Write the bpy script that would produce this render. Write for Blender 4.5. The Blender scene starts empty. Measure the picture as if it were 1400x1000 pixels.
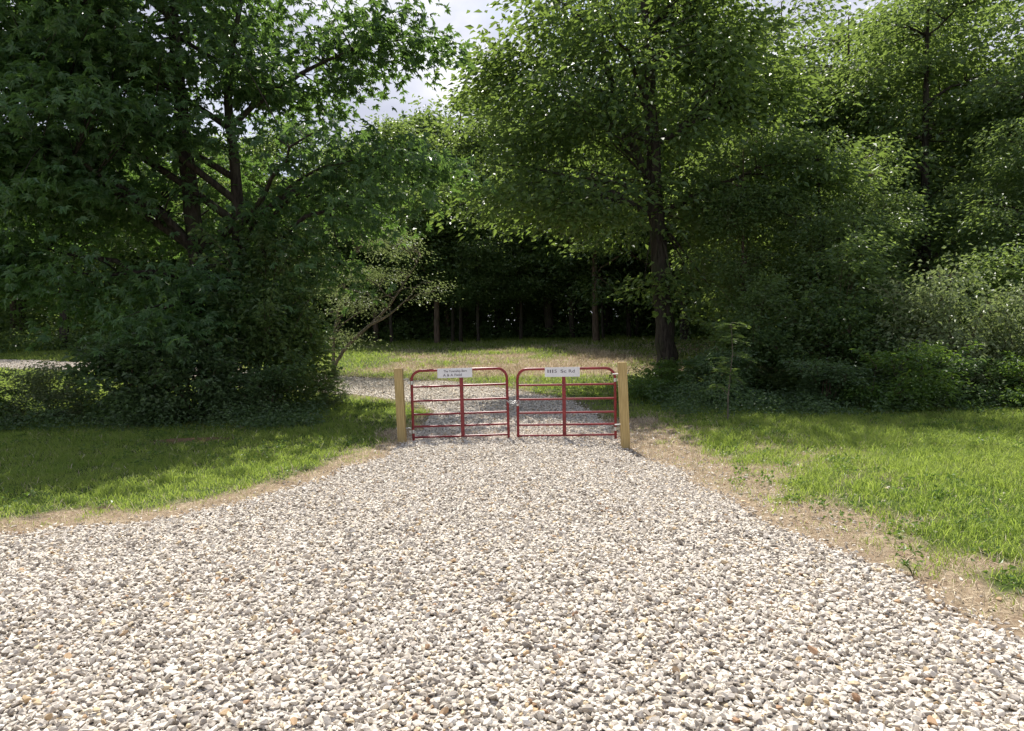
import bpy, math, time
import numpy as np
from mathutils import Vector, Matrix

T0 = time.time()
scene = bpy.context.scene
C = scene.collection
R = math.radians

# ------------------------------------------------------------------ camera
CAM_H, FPX, PITCH, ROLL = 1.70, 950.0, R(1.69), R(-1.2)
cam_d = bpy.data.cameras.new('camera')
cam = bpy.data.objects.new('camera', cam_d)
C.objects.link(cam)
cam_d.sensor_width = 36.0
cam_d.lens = 36.0 * FPX / 1400.0
cam_d.clip_start, cam_d.clip_end = 0.05, 3000
CAM_M = Matrix.Rotation(R(90) - PITCH, 3, 'X') @ Matrix.Rotation(ROLL, 3, 'Z')
cam.matrix_world = Matrix.Translation((0, 0, CAM_H)) @ CAM_M.to_4x4()
scene.camera = cam


# ------------------------------------------------------------------ terrain
def softplus(t):
    return np.logaddexp(0.0, t)


def gz(x, y):
    x = np.asarray(x, float)
    y = np.asarray(y, float)
    z = 0.078 * 2.5 * softplus((y - 17.5) / 2.5) - 0.052 * 3.0 * softplus((y - 50.0) / 3.0)
    z = z - 0.020 * 8 * softplus((y - 110.0) / 8.0)
    z = z + 0.025 * np.sin(0.9 * x + 0.35 * y) + 0.018 * np.sin(-0.5 * x + 1.1 * y + 1.0) + 0.02 * np.sin(0.23 * x + 0.17 * y)
    z = z - 0.10 * np.exp(-((x - 2.3) / 0.9) ** 2 - ((y - 11.0) / 3.0) ** 2)
    return z


def gp(px, py):
    """Ground point seen at a pixel of the 1400x1000 photograph."""
    d = CAM_M @ Vector(((px - 700) / FPX, (500 - py) / FPX, -1))
    d = d / d.y
    ys = np.linspace(1.5, 70, 4000)
    zz = CAM_H + d.z * ys - gz(d.x * ys, ys)
    k = int(np.argmax(zz < 0)) if (zz < 0).any() else len(ys) - 1
    return float(d.x * ys[k]), float(ys[k])


EDGE_NEAR = [(6, -2), (5.2, 1), (4.0, 2.6)] + [gp(*p) for p in
             [(1347, 845), (1170, 760), (1000, 690), (920, 640), (864, 616)]] + [
             (2.0, 13.6), (1.85, 16.2), (1.0, 19.6), (-1.3, 22.8), (-4.0, 24.8), (-8.0, 26.5),
             (-13.0, 29.8), (-20.0, 33.6), (-30.0, 37.0), (-46, 40)]
EDGE_FAR = [(-46, 37), (-30, 34.0), (-18.0, 29.6), (-11.0, 25.4), (-6.5, 21.6), (-3.6, 19.9), (-2.25, 18.0),
            (-1.95, 15.5), (-1.86, 13.5)] + [gp(*p) for p in
            [(546, 614), (505, 632), (420, 660), (300, 693), (150, 716), (52, 727), (-60, 735)]] + [
            (-12, 6.0), (-26, 5.4), (-26, -2)]


def smooth_poly(pts, n=6):
    P = np.array(pts, float)
    N = len(P)
    out = []
    for i in range(N):
        p0, p1, p2, p3 = P[i - 1], P[i], P[(i + 1) % N], P[(i + 2) % N]
        for t in np.linspace(0, 1, n, endpoint=False):
            c = 0.5 * ((2 * p1) + (-p0 + p2) * t + (2 * p0 - 5 * p1 + 4 * p2 - p3) * t * t + (-p0 + 3 * p1 - 3 * p2 + p3) * t ** 3)
            out.append(c)
    return np.array(out)


POLY = smooth_poly(EDGE_NEAR + EDGE_FAR, 5)
GX0, GY0, GRES = -48.0, -3.0, 0.125
GNX, GNY = int(62 / GRES), int(48 / GRES)


def build_sdf():
    xs = GX0 + GRES * np.arange(GNX)
    ys = GY0 + GRES * np.arange(GNY)
    X, Y = np.meshgrid(xs, ys)
    X = X.ravel()
    Y = Y.ravel()
    D = np.full(X.shape, 1e9)
    ins = np.zeros(X.shape, bool)
    A = POLY
    B = np.roll(POLY, -1, axis=0)
    for a, b in zip(A, B):
        ab = b - a
        L = ab @ ab
        if L < 1e-9:
            continue
        t = np.clip(((X - a[0]) * ab[0] + (Y - a[1]) * ab[1]) / L, 0, 1)
        d = (X - a[0] - t * ab[0]) ** 2 + (Y - a[1] - t * ab[1]) ** 2
        np.minimum(D, d, out=D)
        c = (a[1] > Y) != (b[1] > Y)
        xi = a[0] + (Y - a[1]) / (b[1] - a[1] if abs(b[1] - a[1]) > 1e-9 else 1e-9) * ab[0]
        ins ^= c & (X < xi)
    S = np.sqrt(D)
    S[ins] *= -1
    S += 0.10 * np.sin(X * 2.1 + 1.3 * Y) * np.sin(Y * 1.7 - 0.6 * X) + 0.05 * np.sin(X * 5.3 + Y * 3.1)
    return S.reshape(GNY, GNX)


SDF = build_sdf()


def sdf(x, y):
    x = np.asarray(x, float)
    y = np.asarray(y, float)
    u = np.clip((x - GX0) / GRES, 0, GNX - 1.001)
    v = np.clip((y - GY0) / GRES, 0, GNY - 1.001)
    i = u.astype(int)
    j = v.astype(int)
    fu = u - i
    fv = v - j
    return (SDF[j, i] * (1 - fu) * (1 - fv) + SDF[j, i + 1] * fu * (1 - fv) + SDF[j + 1, i] * (1 - fu) * fv + SDF[j + 1, i + 1] * fu * fv)


def drive_z(x, y):
    s = sdf(x, y)
    t = np.clip(-s / 0.7, 0, 1)
    r = 0.05 * t * t * (3 - 2 * t) - 0.05 * np.clip(s / 0.15, 0, 1)
    rut = 0.012 * np.sin(x * 3.1 + 0.5 * np.sin(y * 0.7)) + 0.010 * np.sin(x * 1.3 + y * 2.3) * np.sin(y * 0.9)
    return gz(x, y) + r + rut * t


_nr = np.random.default_rng(5)
_nt = _nr.random((64, 64))


def vnoise(x, y, s):
    """Smooth tiling value noise in 0..1."""
    u = np.asarray(x, float) / s + 1000
    v = np.asarray(y, float) / s + 1000
    i = np.floor(u).astype(int)
    j = np.floor(v).astype(int)
    fu = u - i
    fv = v - j
    fu = fu * fu * (3 - 2 * fu)
    fv = fv * fv * (3 - 2 * fv)
    g = lambda a, b: _nt[a % 64, b % 64]
    return (g(i, j) * (1 - fu) + g(i + 1, j) * fu) * (1 - fv) + (g(i, j + 1) * (1 - fu) + g(i + 1, j + 1) * fu) * fv


def sstep(a, b, t):
    t = np.clip((t - a) / (b - a), 0, 1)
    return t * t * (3 - 2 * t)


def bareness(x, y):
    """0 = green turf, 1 = bare straw-coloured ground."""
    x = np.asarray(x, float)
    y = np.asarray(y, float)
    s = sdf(x, y)
    n = vnoise(x, y, 1.1) * 0.6 + vnoise(x, y, 0.4) * 0.4
    wr = 0.75 + 0.5 * (x > 0) + 0.6 * sstep(6, 11, y) * (x > 0)
    n2 = vnoise(x + 3, y, 0.22)
    near = 1 - sstep(-0.1, 1.5, s / wr + (n - 0.5) * 1.5 + (n2 - 0.5) * 0.9)
    cl = sstep(23, 27, y + 0.12 * x) * (1 - sstep(35, 39.5, y + (n - 0.5) * 5))
    m2 = vnoise(x + 9, y * 1.6, 2.2) * 0.6 + vnoise(x, y, 0.7) * 0.4
    cl = cl * sstep(-9, -4, x) * (1 - sstep(9, 14, x)) * np.clip(0.62 + 1.5 * (m2 - 0.5) - 0.028 * (y - 29), 0.12, 1)
    near = near * np.where(y > 15, 0.45, 1.0)
    return np.clip(np.maximum(near, cl), 0, 1)


# ------------------------------------------------------------------ mesh helpers
def link_mesh(name, V, loops, totals, mat, parent=None, smooth=False, attrs=None):
    me = bpy.data.meshes.new(name)
    V = np.ascontiguousarray(V, dtype=np.float32)
    loops = np.ascontiguousarray(loops, dtype=np.int32)
    totals = np.asarray(totals, dtype=np.int32)
    starts = np.concatenate([[0], np.cumsum(totals)[:-1]]).astype(np.int32)
    me.vertices.add(len(V))
    me.vertices.foreach_set('co', V.ravel())
    me.loops.add(len(loops))
    me.loops.foreach_set('vertex_index', loops)
    me.polygons.add(len(totals))
    me.polygons.foreach_set('loop_start', starts)
    me.update(calc_edges=True)
    me.polygons.foreach_set('use_smooth', np.full(len(totals), smooth, dtype=bool))
    for k, a in (attrs or {}).items():
        at = me.attributes.new(k, 'FLOAT', 'POINT')
        at.data.foreach_set('value', np.ascontiguousarray(a, dtype=np.float32))
    if mat:
        me.materials.append(mat)
    o = bpy.data.objects.new(name, me)
    C.objects.link(o)
    if parent:
        o.parent = parent
    return o


class MB:
    """Collects shapes and links them as ONE mesh object."""

    def __init__(self):
        self.V, self.L, self.T, self.A, self.n = [], [], [], [], 0

    def add(self, V, F, a=None):
        V = np.asarray(V, float).reshape(-1, 3)
        F = np.asarray(F, int)
        self.V.append(V)
        self.L.append((F + self.n).ravel())
        self.T.append(np.full(len(F), F.shape[1]))
        self.A.append(np.zeros(len(V)) if a is None else np.broadcast_to(np.asarray(a, float), (len(V),)))
        self.n += len(V)
        return self

    def build(self, name, mat, parent=None, smooth=False):
        return link_mesh(name, np.concatenate(self.V), np.concatenate(self.L), np.concatenate(self.T), mat, parent, smooth,
                         {'rnd': np.concatenate(self.A)})

    def box(self, c, s, bevel=0.0):
        import bmesh
        bm = bmesh.new()
        bmesh.ops.create_cube(bm, size=1.0)
        for v in bm.verts:
            v.co = Vector((v.co.x * s[0] + c[0], v.co.y * s[1] + c[1], v.co.z * s[2] + c[2]))
        if bevel:
            bmesh.ops.bevel(bm, geom=list(bm.edges), offset=bevel, segments=2, affect='EDGES')
        bmesh.ops.triangulate(bm, faces=list(bm.faces))
        bm.verts.index_update()
        V = [v.co[:] for v in bm.verts]
        F = [[v.index for v in f.verts] for f in bm.faces]
        bm.free()
        return self.add(V, F)

    def tube(self, P, r, n=8, cap=True, bumps=None):
        P = np.asarray(P, float)
        k = len(P)
        r = np.broadcast_to(np.asarray(r, float), (k,))
        T = np.gradient(P, axis=0)
        T /= np.linalg.norm(T, axis=1)[:, None] + 1e-12
        up = np.array([0, 0, 1.0]) if abs(T[0][2]) < 0.9 else np.array([1.0, 0, 0])
        u = np.cross(T[0], up)
        u /= np.linalg.norm(u)
        ang = np.linspace(0, 2 * math.pi, n, endpoint=False)
        V = np.zeros((k, n, 3))
        for i in range(k):
            u = u - T[i] * (u @ T[i])
            u /= np.linalg.norm(u) + 1e-12
            w = np.cross(T[i], u)
            rr = r[i] if bumps is None else r[i] * (1 + bumps[i])[:, None]
            V[i] = P[i] + rr * (np.cos(ang)[:, None] * u + np.sin(ang)[:, None] * w)
        idx = np.arange(k * n).reshape(k, n)
        a, b = idx[:-1], idx[1:]
        F = np.stack([a, np.roll(a, -1, 1), np.roll(b, -1, 1), b], -1).reshape(-1, 4)
        self.add(V.reshape(-1, 3), F)
        if cap:
            for ring, p, flip in ((idx[0], P[0], 1), (idx[-1], P[-1], 0)):
                tri = np.stack([np.full(n, n), np.arange(n), np.roll(np.arange(n), -1)], -1)
                if flip:
                    tri = tri[:, ::-1]
                self.add(np.vstack([V.reshape(k, n, 3)[0 if flip else -1], p]), tri)
        return self


def tag(o, label=None, cat=None, group=None, kind=None):
    if label:
        o['label'] = label
    if cat:
        o['category'] = cat
    if group:
        o['group'] = group
    if kind:
        o['kind'] = kind
    return o


def empty(name, loc, rz=0.0):
    o = bpy.data.objects.new(name, None)
    C.objects.link(o)
    o.location = loc
    o.rotation_euler = (0, 0, rz)
    o.empty_display_size = 0.3
    return o


def copy_tree(o, parent=None):
    c = o.copy()
    C.objects.link(c)
    c.parent = parent
    for ch in list(o.children):
        copy_tree(ch, c)
    return c


# ------------------------------------------------------------------ materials
def new_mat(name):
    m = bpy.data.materials.new(name)
    m.use_nodes = True
    nt = m.node_tree
    for n in list(nt.nodes):
        nt.nodes.remove(n)
    out = nt.nodes.new('ShaderNodeOutputMaterial')
    return m, nt, out


def N(nt, kind, **kw):
    n = nt.nodes.new(kind)
    for k, v in kw.items():
        if k == 'ins':
            for i, val in v.items():
                if hasattr(val, 'is_output'):
                    nt.links.new(val, n.inputs[i])
                else:
                    n.inputs[i].default_value = val
        else:
            setattr(n, k, v)
    return n


def ramp(nt, fac, stops, interp='LINEAR'):
    n = nt.nodes.new('ShaderNodeValToRGB')
    n.color_ramp.interpolation = interp
    el = n.color_ramp.elements
    while len(el) > len(stops):
        el.remove(el[-1])
    while len(el) < len(stops):
        el.new(1.0)
    for e, (p, c) in zip(el, stops):
        e.position = p
        e.color = (c[0], c[1], c[2], 1)
    nt.links.new(fac, n.inputs[0])
    return n.outputs[0]


def attr(nt, name):
    return N(nt, 'ShaderNodeAttribute', attribute_name=name).outputs['Fac']


def coords(nt):
    return N(nt, 'ShaderNodeTexCoord').outputs['Object']


def noise(nt, scale, vec=None, detail=4.0, rough=0.55):
    n = N(nt, 'ShaderNodeTexNoise', ins={'Scale': scale, 'Detail': detail, 'Roughness': rough})
    if vec is not None:
        nt.links.new(vec, n.inputs['Vector'])
    return n.outputs['Fac']


def mixc(nt, fac, a, b, mode='MIX'):
    n = N(nt, 'ShaderNodeMix', data_type='RGBA', blend_type=mode)
    for i, v in ((0, fac), (6, a), (7, b)):
        if hasattr(v, 'is_output'):
            nt.links.new(v, n.inputs[i])
        elif i == 0:
            n.inputs[0].default_value = v
        else:
            n.inputs[i].default_value = (v[0], v[1], v[2], 1)
    return n.outputs[2]


def leaf_mat(name, dark, mid, light, trans, tfac=0.38, rough=0.42, spec=0.5):
    m, nt, out = new_mat(name)
    col = ramp(nt, attr(nt, 'rnd'), [(0.0, dark), (0.5, mid), (0.93, light), (1.0, tuple(1.25 * c for c in light))])
    nz = noise(nt, 0.55, coords(nt), 2.0)
    col = mixc(nt, ramp(nt, nz, [(0.35, (0, 0, 0)), (0.65, (1, 1, 1))]), col, mixc(nt, 0.5, col, light))
    p = N(nt, 'ShaderNodeBsdfPrincipled', ins={'Base Color': col, 'Roughness': rough, 'Specular IOR Level': spec})
    t = N(nt, 'ShaderNodeBsdfTranslucent', ins={'Color': mixc(nt, 0.55, col, trans)})
    mx = N(nt, 'ShaderNodeMixShader', ins={0: tfac, 1: p.outputs[0], 2: t.outputs[0]})
    nt.links.new(mx.outputs[0], out.inputs[0])
    return m


def bark_mat(name, c1, c2, scale=6.0):
    m, nt, out = new_mat(name)
    co = coords(nt)
    mp = N(nt, 'ShaderNodeMapping', ins={'Vector': co, 'Scale': (1, 1, 0.18)})
    n1 = noise(nt, scale * 2.5, mp.outputs[0], 8.0, 0.65)
    n2 = noise(nt, 1.6, co, 3.0)
    col = mixc(nt, ramp(nt, n1, [(0.38, (0, 0, 0)), (0.62, (1, 1, 1))]), c1, c2)
    col = mixc(nt, ramp(nt, n2, [(0.5, (0, 0, 0)), (0.75, (0.6, 0.6, 0.6))]), col, (0.06, 0.075, 0.035))
    b = N(nt, 'ShaderNodeBump', ins={'Strength': 0.9, 'Distance': 0.03, 'Height': n1})
    p = N(nt, 'ShaderNodeBsdfPrincipled', ins={'Base Color': col, 'Roughness': 0.9, 'Normal': b.outputs[0], 'Specular IOR Level': 0.15})
    nt.links.new(p.outputs[0], out.inputs[0])
    return m


def simple_mat(name, col, rough=0.5, metal=0.0, nscale=30, namp=0.25, bump=0.0):
    m, nt, out = new_mat(name)
    n1 = noise(nt, nscale, coords(nt), 5.0)
    dark = tuple(c * (1 - namp) for c in col)
    lite = tuple(min(1, c * (1 + namp)) for c in col)
    c = ramp(nt, n1, [(0.3, dark), (0.7, lite)])
    p = N(nt, 'ShaderNodeBsdfPrincipled', ins={'Base Color': c, 'Roughness': rough, 'Metallic': metal})
    if bump:
        b = N(nt, 'ShaderNodeBump', ins={'Strength': bump, 'Distance': 0.003, 'Height': n1})
        nt.links.new(b.outputs[0], p.inputs['Normal'])
    nt.links.new(p.outputs[0], out.inputs[0])
    return m


M = {}
M['leaf_broad'] = leaf_mat('broad_leaf', (0.036, 0.080, 0.034), (0.056, 0.122, 0.046), (0.090, 0.165, 0.052), (0.26, 0.44, 0.06), 0.42)
M['leaf_oak'] = leaf_mat('oak_leaf', (0.038, 0.080, 0.032), (0.060, 0.118, 0.042), (0.105, 0.160, 0.052), (0.36, 0.50, 0.07), 0.45)
M['leaf_wood'] = leaf_mat('woodland_leaf', (0.042, 0.086, 0.036), (0.072, 0.130, 0.050), (0.125, 0.180, 0.066), (0.40, 0.54, 0.09), 0.48)
M['leaf_pale'] = leaf_mat('pale_leaf', (0.095, 0.135, 0.058), (0.155, 0.200, 0.090), (0.250, 0.285, 0.145), (0.42, 0.54, 0.14), 0.36, 0.45, 0.5)
M['leaf_bush'] = leaf_mat('bush_leaf', (0.040, 0.080, 0.034), (0.072, 0.125, 0.052), (0.125, 0.180, 0.076), (0.26, 0.42, 0.07), 0.38)
M['leaf_weed'] = leaf_mat('weed_leaf', (0.035, 0.080, 0.018), (0.070, 0.140, 0.028), (0.120, 0.200, 0.042), (0.32, 0.48, 0.05), 0.42)
M['grass'] = leaf_mat('grass_blade', (0.070, 0.140, 0.026), (0.130, 0.215, 0.040), (0.290, 0.320, 0.095), (0.62, 0.80, 0.12), 0.52, 0.5, 0.3)
M['straw'] = leaf_mat('dry_straw', (0.26, 0.195, 0.125), (0.46, 0.37, 0.245), (0.66, 0.57, 0.41), (0.6, 0.5, 0.32), 0.15, 0.7, 0.2)
M['bark_dark'] = bark_mat('dark_bark', (0.022, 0.018, 0.015), (0.075, 0.062, 0.050))
M['bark_brown'] = bark_mat('brown_bark', (0.055, 0.040, 0.030), (0.16, 0.115, 0.085))
M['bark_pale'] = bark_mat('pale_bark', (0.10, 0.085, 0.065), (0.24, 0.20, 0.155), 9.0)
M['red_paint'] = simple_mat('red_gate_paint', (0.21, 0.014, 0.018), 0.32, 0.0, 14, 0.3)
M['steel'] = simple_mat('galvanised_steel', (0.55, 0.55, 0.54), 0.35, 0.9, 60, 0.2)
M['sign'] = simple_mat('sign_board', (0.72, 0.72, 0.74), 0.5, 0, 10, 0.05)
M['ink'] = simple_mat('sign_ink', (0.10, 0.09, 0.11), 0.7, 0, 40, 0.3)


def make_wood():
    m, nt, out = new_mat('treated_pine')
    co = coords(nt)
    mp = N(nt, 'ShaderNodeMapping', ins={'Vector': co, 'Scale': (1, 1, 0.06)})
    n1 = noise(nt, 60, mp.outputs[0], 6.0, 0.6)
    mp2 = N(nt, 'ShaderNodeMapping', ins={'Vector': co, 'Scale': (1, 1, 0.12)})
    w = N(nt, 'ShaderNodeTexWave', wave_type='BANDS', bands_direction='X',
          ins={'Vector': mp2.outputs[0], 'Scale': 11.0, 'Distortion': 7.0, 'Detail': 3.0})
    c = ramp(nt, n1, [(0.3, (0.36, 0.26, 0.10)), (0.55, (0.51, 0.385, 0.165)), (0.8, (0.62, 0.49, 0.25))])
    c = mixc(nt, N(nt, 'ShaderNodeMath', operation='MULTIPLY', ins={0: w.outputs['Fac'], 1: 0.35}).outputs[0], c, (0.22, 0.13, 0.045))
    v = N(nt, 'ShaderNodeTexVoronoi', ins={'Vector': mp2.outputs[0], 'Scale': 4.2})
    c = mixc(nt, ramp(nt, v.outputs['Distance'], [(0.0, (1, 1, 1)), (0.11, (0.9, 0.9, 0.9)), (0.16, (0, 0, 0))]), c, (0.14, 0.07, 0.03))
    b = N(nt, 'ShaderNodeBump', ins={'Strength': 0.5, 'Distance': 0.004, 'Height': n1})
    p = N(nt, 'ShaderNodeBsdfPrincipled', ins={'Base Color': c, 'Roughness': 0.75, 'Normal': b.outputs[0]})
    nt.links.new(p.outputs[0], out.inputs[0])
    return m


M['wood'] = make_wood()


def make_ground_mat():
    m, nt, out = new_mat('meadow_ground')
    co = coords(nt)
    n_f = noise(nt, 22, co, 8.0, 0.7)
    n_m = noise(nt, 4.0, co, 5.0, 0.6)
    n_l = noise(nt, 0.5, co, 3.0)
    green = ramp(nt, n_f, [(0.3, (0.022, 0.040, 0.010)), (0.55, (0.050, 0.085, 0.018)), (0.8, (0.11, 0.125, 0.04))])
    green = mixc(nt, ramp(nt, n_l, [(0.4, (0, 0, 0)), (0.7, (0.6, 0.6, 0.6))]), green, (0.085, 0.11, 0.03))
    straw = ramp(nt, n_f, [(0.28, (0.15, 0.11, 0.075)), (0.5, (0.34, 0.265, 0.18)), (0.75, (0.54, 0.45, 0.32))])
    straw = mixc(nt, ramp(nt, n_m, [(0.42, (0, 0, 0)), (0.62, (0.6, 0.6, 0.6))]), straw, (0.20, 0.135, 0.09))
    f = N(nt, 'ShaderNodeMath', operation='ADD', ins={0: attr(nt, 'bare'), 1: N(nt, 'ShaderNodeMath', operation='MULTIPLY_ADD', ins={0: n_m, 1: 0.5, 2: -0.25}).outputs[0]}).outputs[0]
    c = mixc(nt, ramp(nt, f, [(0.2, (0, 0, 0)), (0.65, (1, 1, 1))]), green, straw)
    c = mixc(nt, attr(nt, 'soil'), c, (0.23, 0.14, 0.08))
    b = N(nt, 'ShaderNodeBump', ins={'Strength': 0.8, 'Distance': 0.05, 'Height': n_f})
    p = N(nt, 'ShaderNodeBsdfPrincipled', ins={'Base Color': c, 'Roughness': 0.95, 'Normal': b.outputs[0], 'Specular IOR Level': 0.1})
    nt.links.new(p.outputs[0], out.inputs[0])
    return m


STONE_RAW = [(0.0, (0.15, 0.13, 0.11)), (0.09, (0.32, 0.285, 0.245)), (0.26, (0.50, 0.455, 0.40)), (0.60, (0.60, 0.55, 0.475)),
         (0.88, (0.70, 0.66, 0.59)), (0.94, (0.62, 0.53, 0.39)), (0.982, (0.50, 0.385, 0.23)), (0.995, (0.38, 0.25, 0.15)), (1.0, (0.30, 0.18, 0.11))]


STONE = [(p, tuple(min(0.8, 1.12 * v) for v in c)) for p, c in STONE_RAW]


def make_drive_mat():
    m, nt, out = new_mat('gravel_bed')
    co = coords(nt)
    v = N(nt, 'ShaderNodeTexVoronoi', ins={'Vector': co, 'Scale': 26.0, 'Randomness': 1.0})
    sep = N(nt, 'ShaderNodeSeparateColor', ins={0: v.outputs['Color']})
    c = ramp(nt, sep.outputs[0], STONE)
    c = mixc(nt, ramp(nt, v.outputs['Distance'], [(0.35, (0, 0, 0)), (0.75, (0.8, 0.8, 0.8))]), c, (0.10, 0.085, 0.07))
    b = N(nt, 'ShaderNodeBump', invert=True, ins={'Strength': 1.0, 'Distance': 0.03, 'Height': v.outputs['Distance']})
    p = N(nt, 'ShaderNodeBsdfPrincipled', ins={'Base Color': c, 'Roughness': 0.95, 'Normal': b.outputs[0], 'Specular IOR Level': 0.1})
    nt.links.new(p.outputs[0], out.inputs[0])
    return m


def make_stone_mat():
    m, nt, out = new_mat('crushed_limestone')
    c = ramp(nt, attr(nt, 'rnd'), STONE)
    n1 = noise(nt, 70, coords(nt), 5.0, 0.65)
    c = mixc(nt, ramp(nt, n1, [(0.35, (0, 0, 0)), (0.75, (0.35, 0.35, 0.35))]), c, (0.30, 0.25, 0.19))
    b = N(nt, 'ShaderNodeBump', ins={'Strength': 0.5, 'Distance': 0.006, 'Height': n1})
    p = N(nt, 'ShaderNodeBsdfPrincipled', ins={'Base Color': c, 'Roughness': 0.9, 'Normal': b.outputs[0], 'Specular IOR Level': 0.15})
    nt.links.new(p.outputs[0], out.inputs[0])
    return m


# ------------------------------------------------------------------ ground
def grid_faces(nx, ny):
    idx = np.arange(nx * ny).reshape(ny, nx)
    return np.stack([idx[:-1, :-1], idx[:-1, 1:], idx[1:, 1:], idx[1:, :-1]], -1).reshape(-1, 4)


def axis(segs):
    out = [np.arange(a, b, s) for a, b, s in segs]
    return np.concatenate(out + [[segs[-1][1]]])


SOIL_X, SOIL_Y = gp(262, 604)
gx = axis([(-600, -100, 50), (-100, -48, 6), (-48, -18, 0.9), (-18, 18, 0.22), (18, 48, 0.9), (48, 100, 6), (100, 600, 50)])
gy = axis([(-60, -3, 4), (-3, 30, 0.22), (30, 50, 0.5), (50, 110, 4), (110, 900, 60)])
X, Y = np.meshgrid(gx, gy)
soil = np.exp(-(((X - SOIL_X) / 0.75) ** 2 + ((Y - SOIL_Y) / 0.28) ** 2) ** 2)
Zg = gz(X, Y) + 0.06 * soil
Zg -= 0.06 * sstep(0.2, 0.9, -sdf(X, Y)) * (X > -46) * (Y > -2.5)
F = grid_faces(len(gx), len(gy))
ground = link_mesh('ground', np.stack([X, Y, Zg], -1).reshape(-1, 3), F.ravel(), np.full(len(F), 4), make_ground_mat(), None, True,
                   {'bare': bareness(X, Y).ravel(), 'soil': (soil * 0.85).ravel()})
tag(ground, kind='structure')

dx = np.arange(-46, 7, 0.15)
dy = np.arange(-1.5, 42, 0.15)
X, Y = np.meshgrid(dx, dy)
S = sdf(X, Y)
F = grid_faces(len(dx), len(dy))
keep = (S.ravel()[F] < 0.16).any(1)
F = F[keep]
used, inv = np.unique(F, return_inverse=True)
V = np.stack([X, Y, drive_z(X, Y)], -1).reshape(-1, 3)[used]
F = inv.reshape(-1, 4)
drive = link_mesh('driveway', V, F.ravel(), np.full(len(F), 4), make_drive_mat(), None, True)
tag(drive, kind='structure')


# ------------------------------------------------------------------ gravel stones
def stone_template(rng, npts):
    import bmesh
    d = unit3(rng.normal(size=(npts, 3))) * rng.uniform(0.82, 1.05, (npts, 1))
    d = d * np.array([1.12, rng.uniform(0.6, 0.85), rng.uniform(0.42, 0.66)])
    bm = bmesh.new()
    for p in d:
        bm.verts.new(p)
    bmesh.ops.convex_hull(bm, input=list(bm.verts))
    bmesh.ops.triangulate(bm, faces=list(bm.faces))
    loose = [v for v in bm.verts if not v.link_faces]
    bmesh.ops.delete(bm, geom=loose, context='VERTS')
    bm.verts.index_update()
    V = np.array([v.co[:] for v in bm.verts])
    F = np.array([[v.index for v in f.verts] for f in bm.faces])
    bm.free()
    return V, F


def unit3(v):
    return v / np.linalg.norm(v, axis=-1, keepdims=True)


def rot_mats(rng, n, tilt):
    a = rng.uniform(0, 2 * math.pi, n)
    ca, sa = np.cos(a), np.sin(a)
    Rz = np.zeros((n, 3, 3))
    Rz[:, 0, 0], Rz[:, 0, 1], Rz[:, 1, 0], Rz[:, 1, 1], Rz[:, 2, 2] = ca, -sa, sa, ca, 1
    b = rng.normal(0, tilt, n)
    cb, sb = np.cos(b), np.sin(b)
    Rx = np.zeros((n, 3, 3))
    Rx[:, 1, 1], Rx[:, 1, 2], Rx[:, 2, 1], Rx[:, 2, 2], Rx[:, 0, 0] = cb, -sb, sb, cb, 1
    a = rng.uniform(0, 2 * math.pi, n)
    ca, sa = np.cos(a), np.sin(a)
    R2 = np.zeros((n, 3, 3))
    R2[:, 0, 0], R2[:, 0, 1], R2[:, 1, 0], R2[:, 1, 1], R2[:, 2, 2] = ca, -sa, sa, ca, 1
    return Rz @ Rx @ R2


def make_gravel():
    rng = np.random.default_rng(11)
    mb = MB()
    for (y0, y1, cell, sub, smin, smax) in ((2.1, 5.2, 0.0255, 15, 0.009, 0.033), (5.2, 13.5, 0.030, 10, 0.010, 0.033), (13.5, 36, 0.058, 9, 0.018, 0.042)):
        xs = np.arange(-26, 6, cell)
        ys = np.arange(y0, y1, cell)
        X, Y = np.meshgrid(xs, ys)
        X = (X + rng.uniform(-0.5, 0.5, X.shape) * cell * 1.3).ravel()
        Y = (Y + rng.uniform(-0.5, 0.5, Y.shape) * cell * 1.3).ravel()
        k = np.abs(X) < 0.78 * Y + 0.9
        X, Y = X[k], Y[k]
        s = sdf(X, Y)
        pr = np.where(s < -0.12, 1.0, np.exp(-np.clip(s + 0.12, 0, 9) / 0.12))
        pr = np.where((s > 0) & (X > 2) & (Y > 6) & (Y < 13), np.maximum(pr, 0.22 * np.exp(-s / 0.7)), pr)
        k = rng.random(len(X)) < pr
        X, Y, s = X[k], Y[k], s[k]
        n = len(X)
        size = smin + (smax - smin) * rng.beta(1.5, 2.6, n)
        Z = np.where(s < 0.1, drive_z(X, Y), gz(X, Y)) + size * rng.uniform(-0.25, 0.95, n)
        Z = np.maximum(Z, gz(X, Y) + size * 0.1)
        col = rng.random(n)
        rot = rot_mats(rng, n, 0.7)
        var = rng.integers(0, 24, n)
        for v in range(24):
            T, ico_f = stone_template(rng, sub)
            i = np.where(var == v)[0]
            P = np.einsum('nij,kj->nki', rot[i], T) * size[i][:, None, None] + np.stack([X[i], Y[i], Z[i]], -1)[:, None, :]
            nv = len(T)
            FF = (ico_f[None] + (np.arange(len(i)) * nv)[:, None, None]).reshape(-1, 3)
            mb.add(P.reshape(-1, 3), FF, np.repeat(col[i], nv))
    o = mb.build('gravel', make_stone_mat())
    tag(o, 'loose pale crushed limestone covering the driveway', 'gravel', kind='stuff')


make_gravel()


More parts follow.
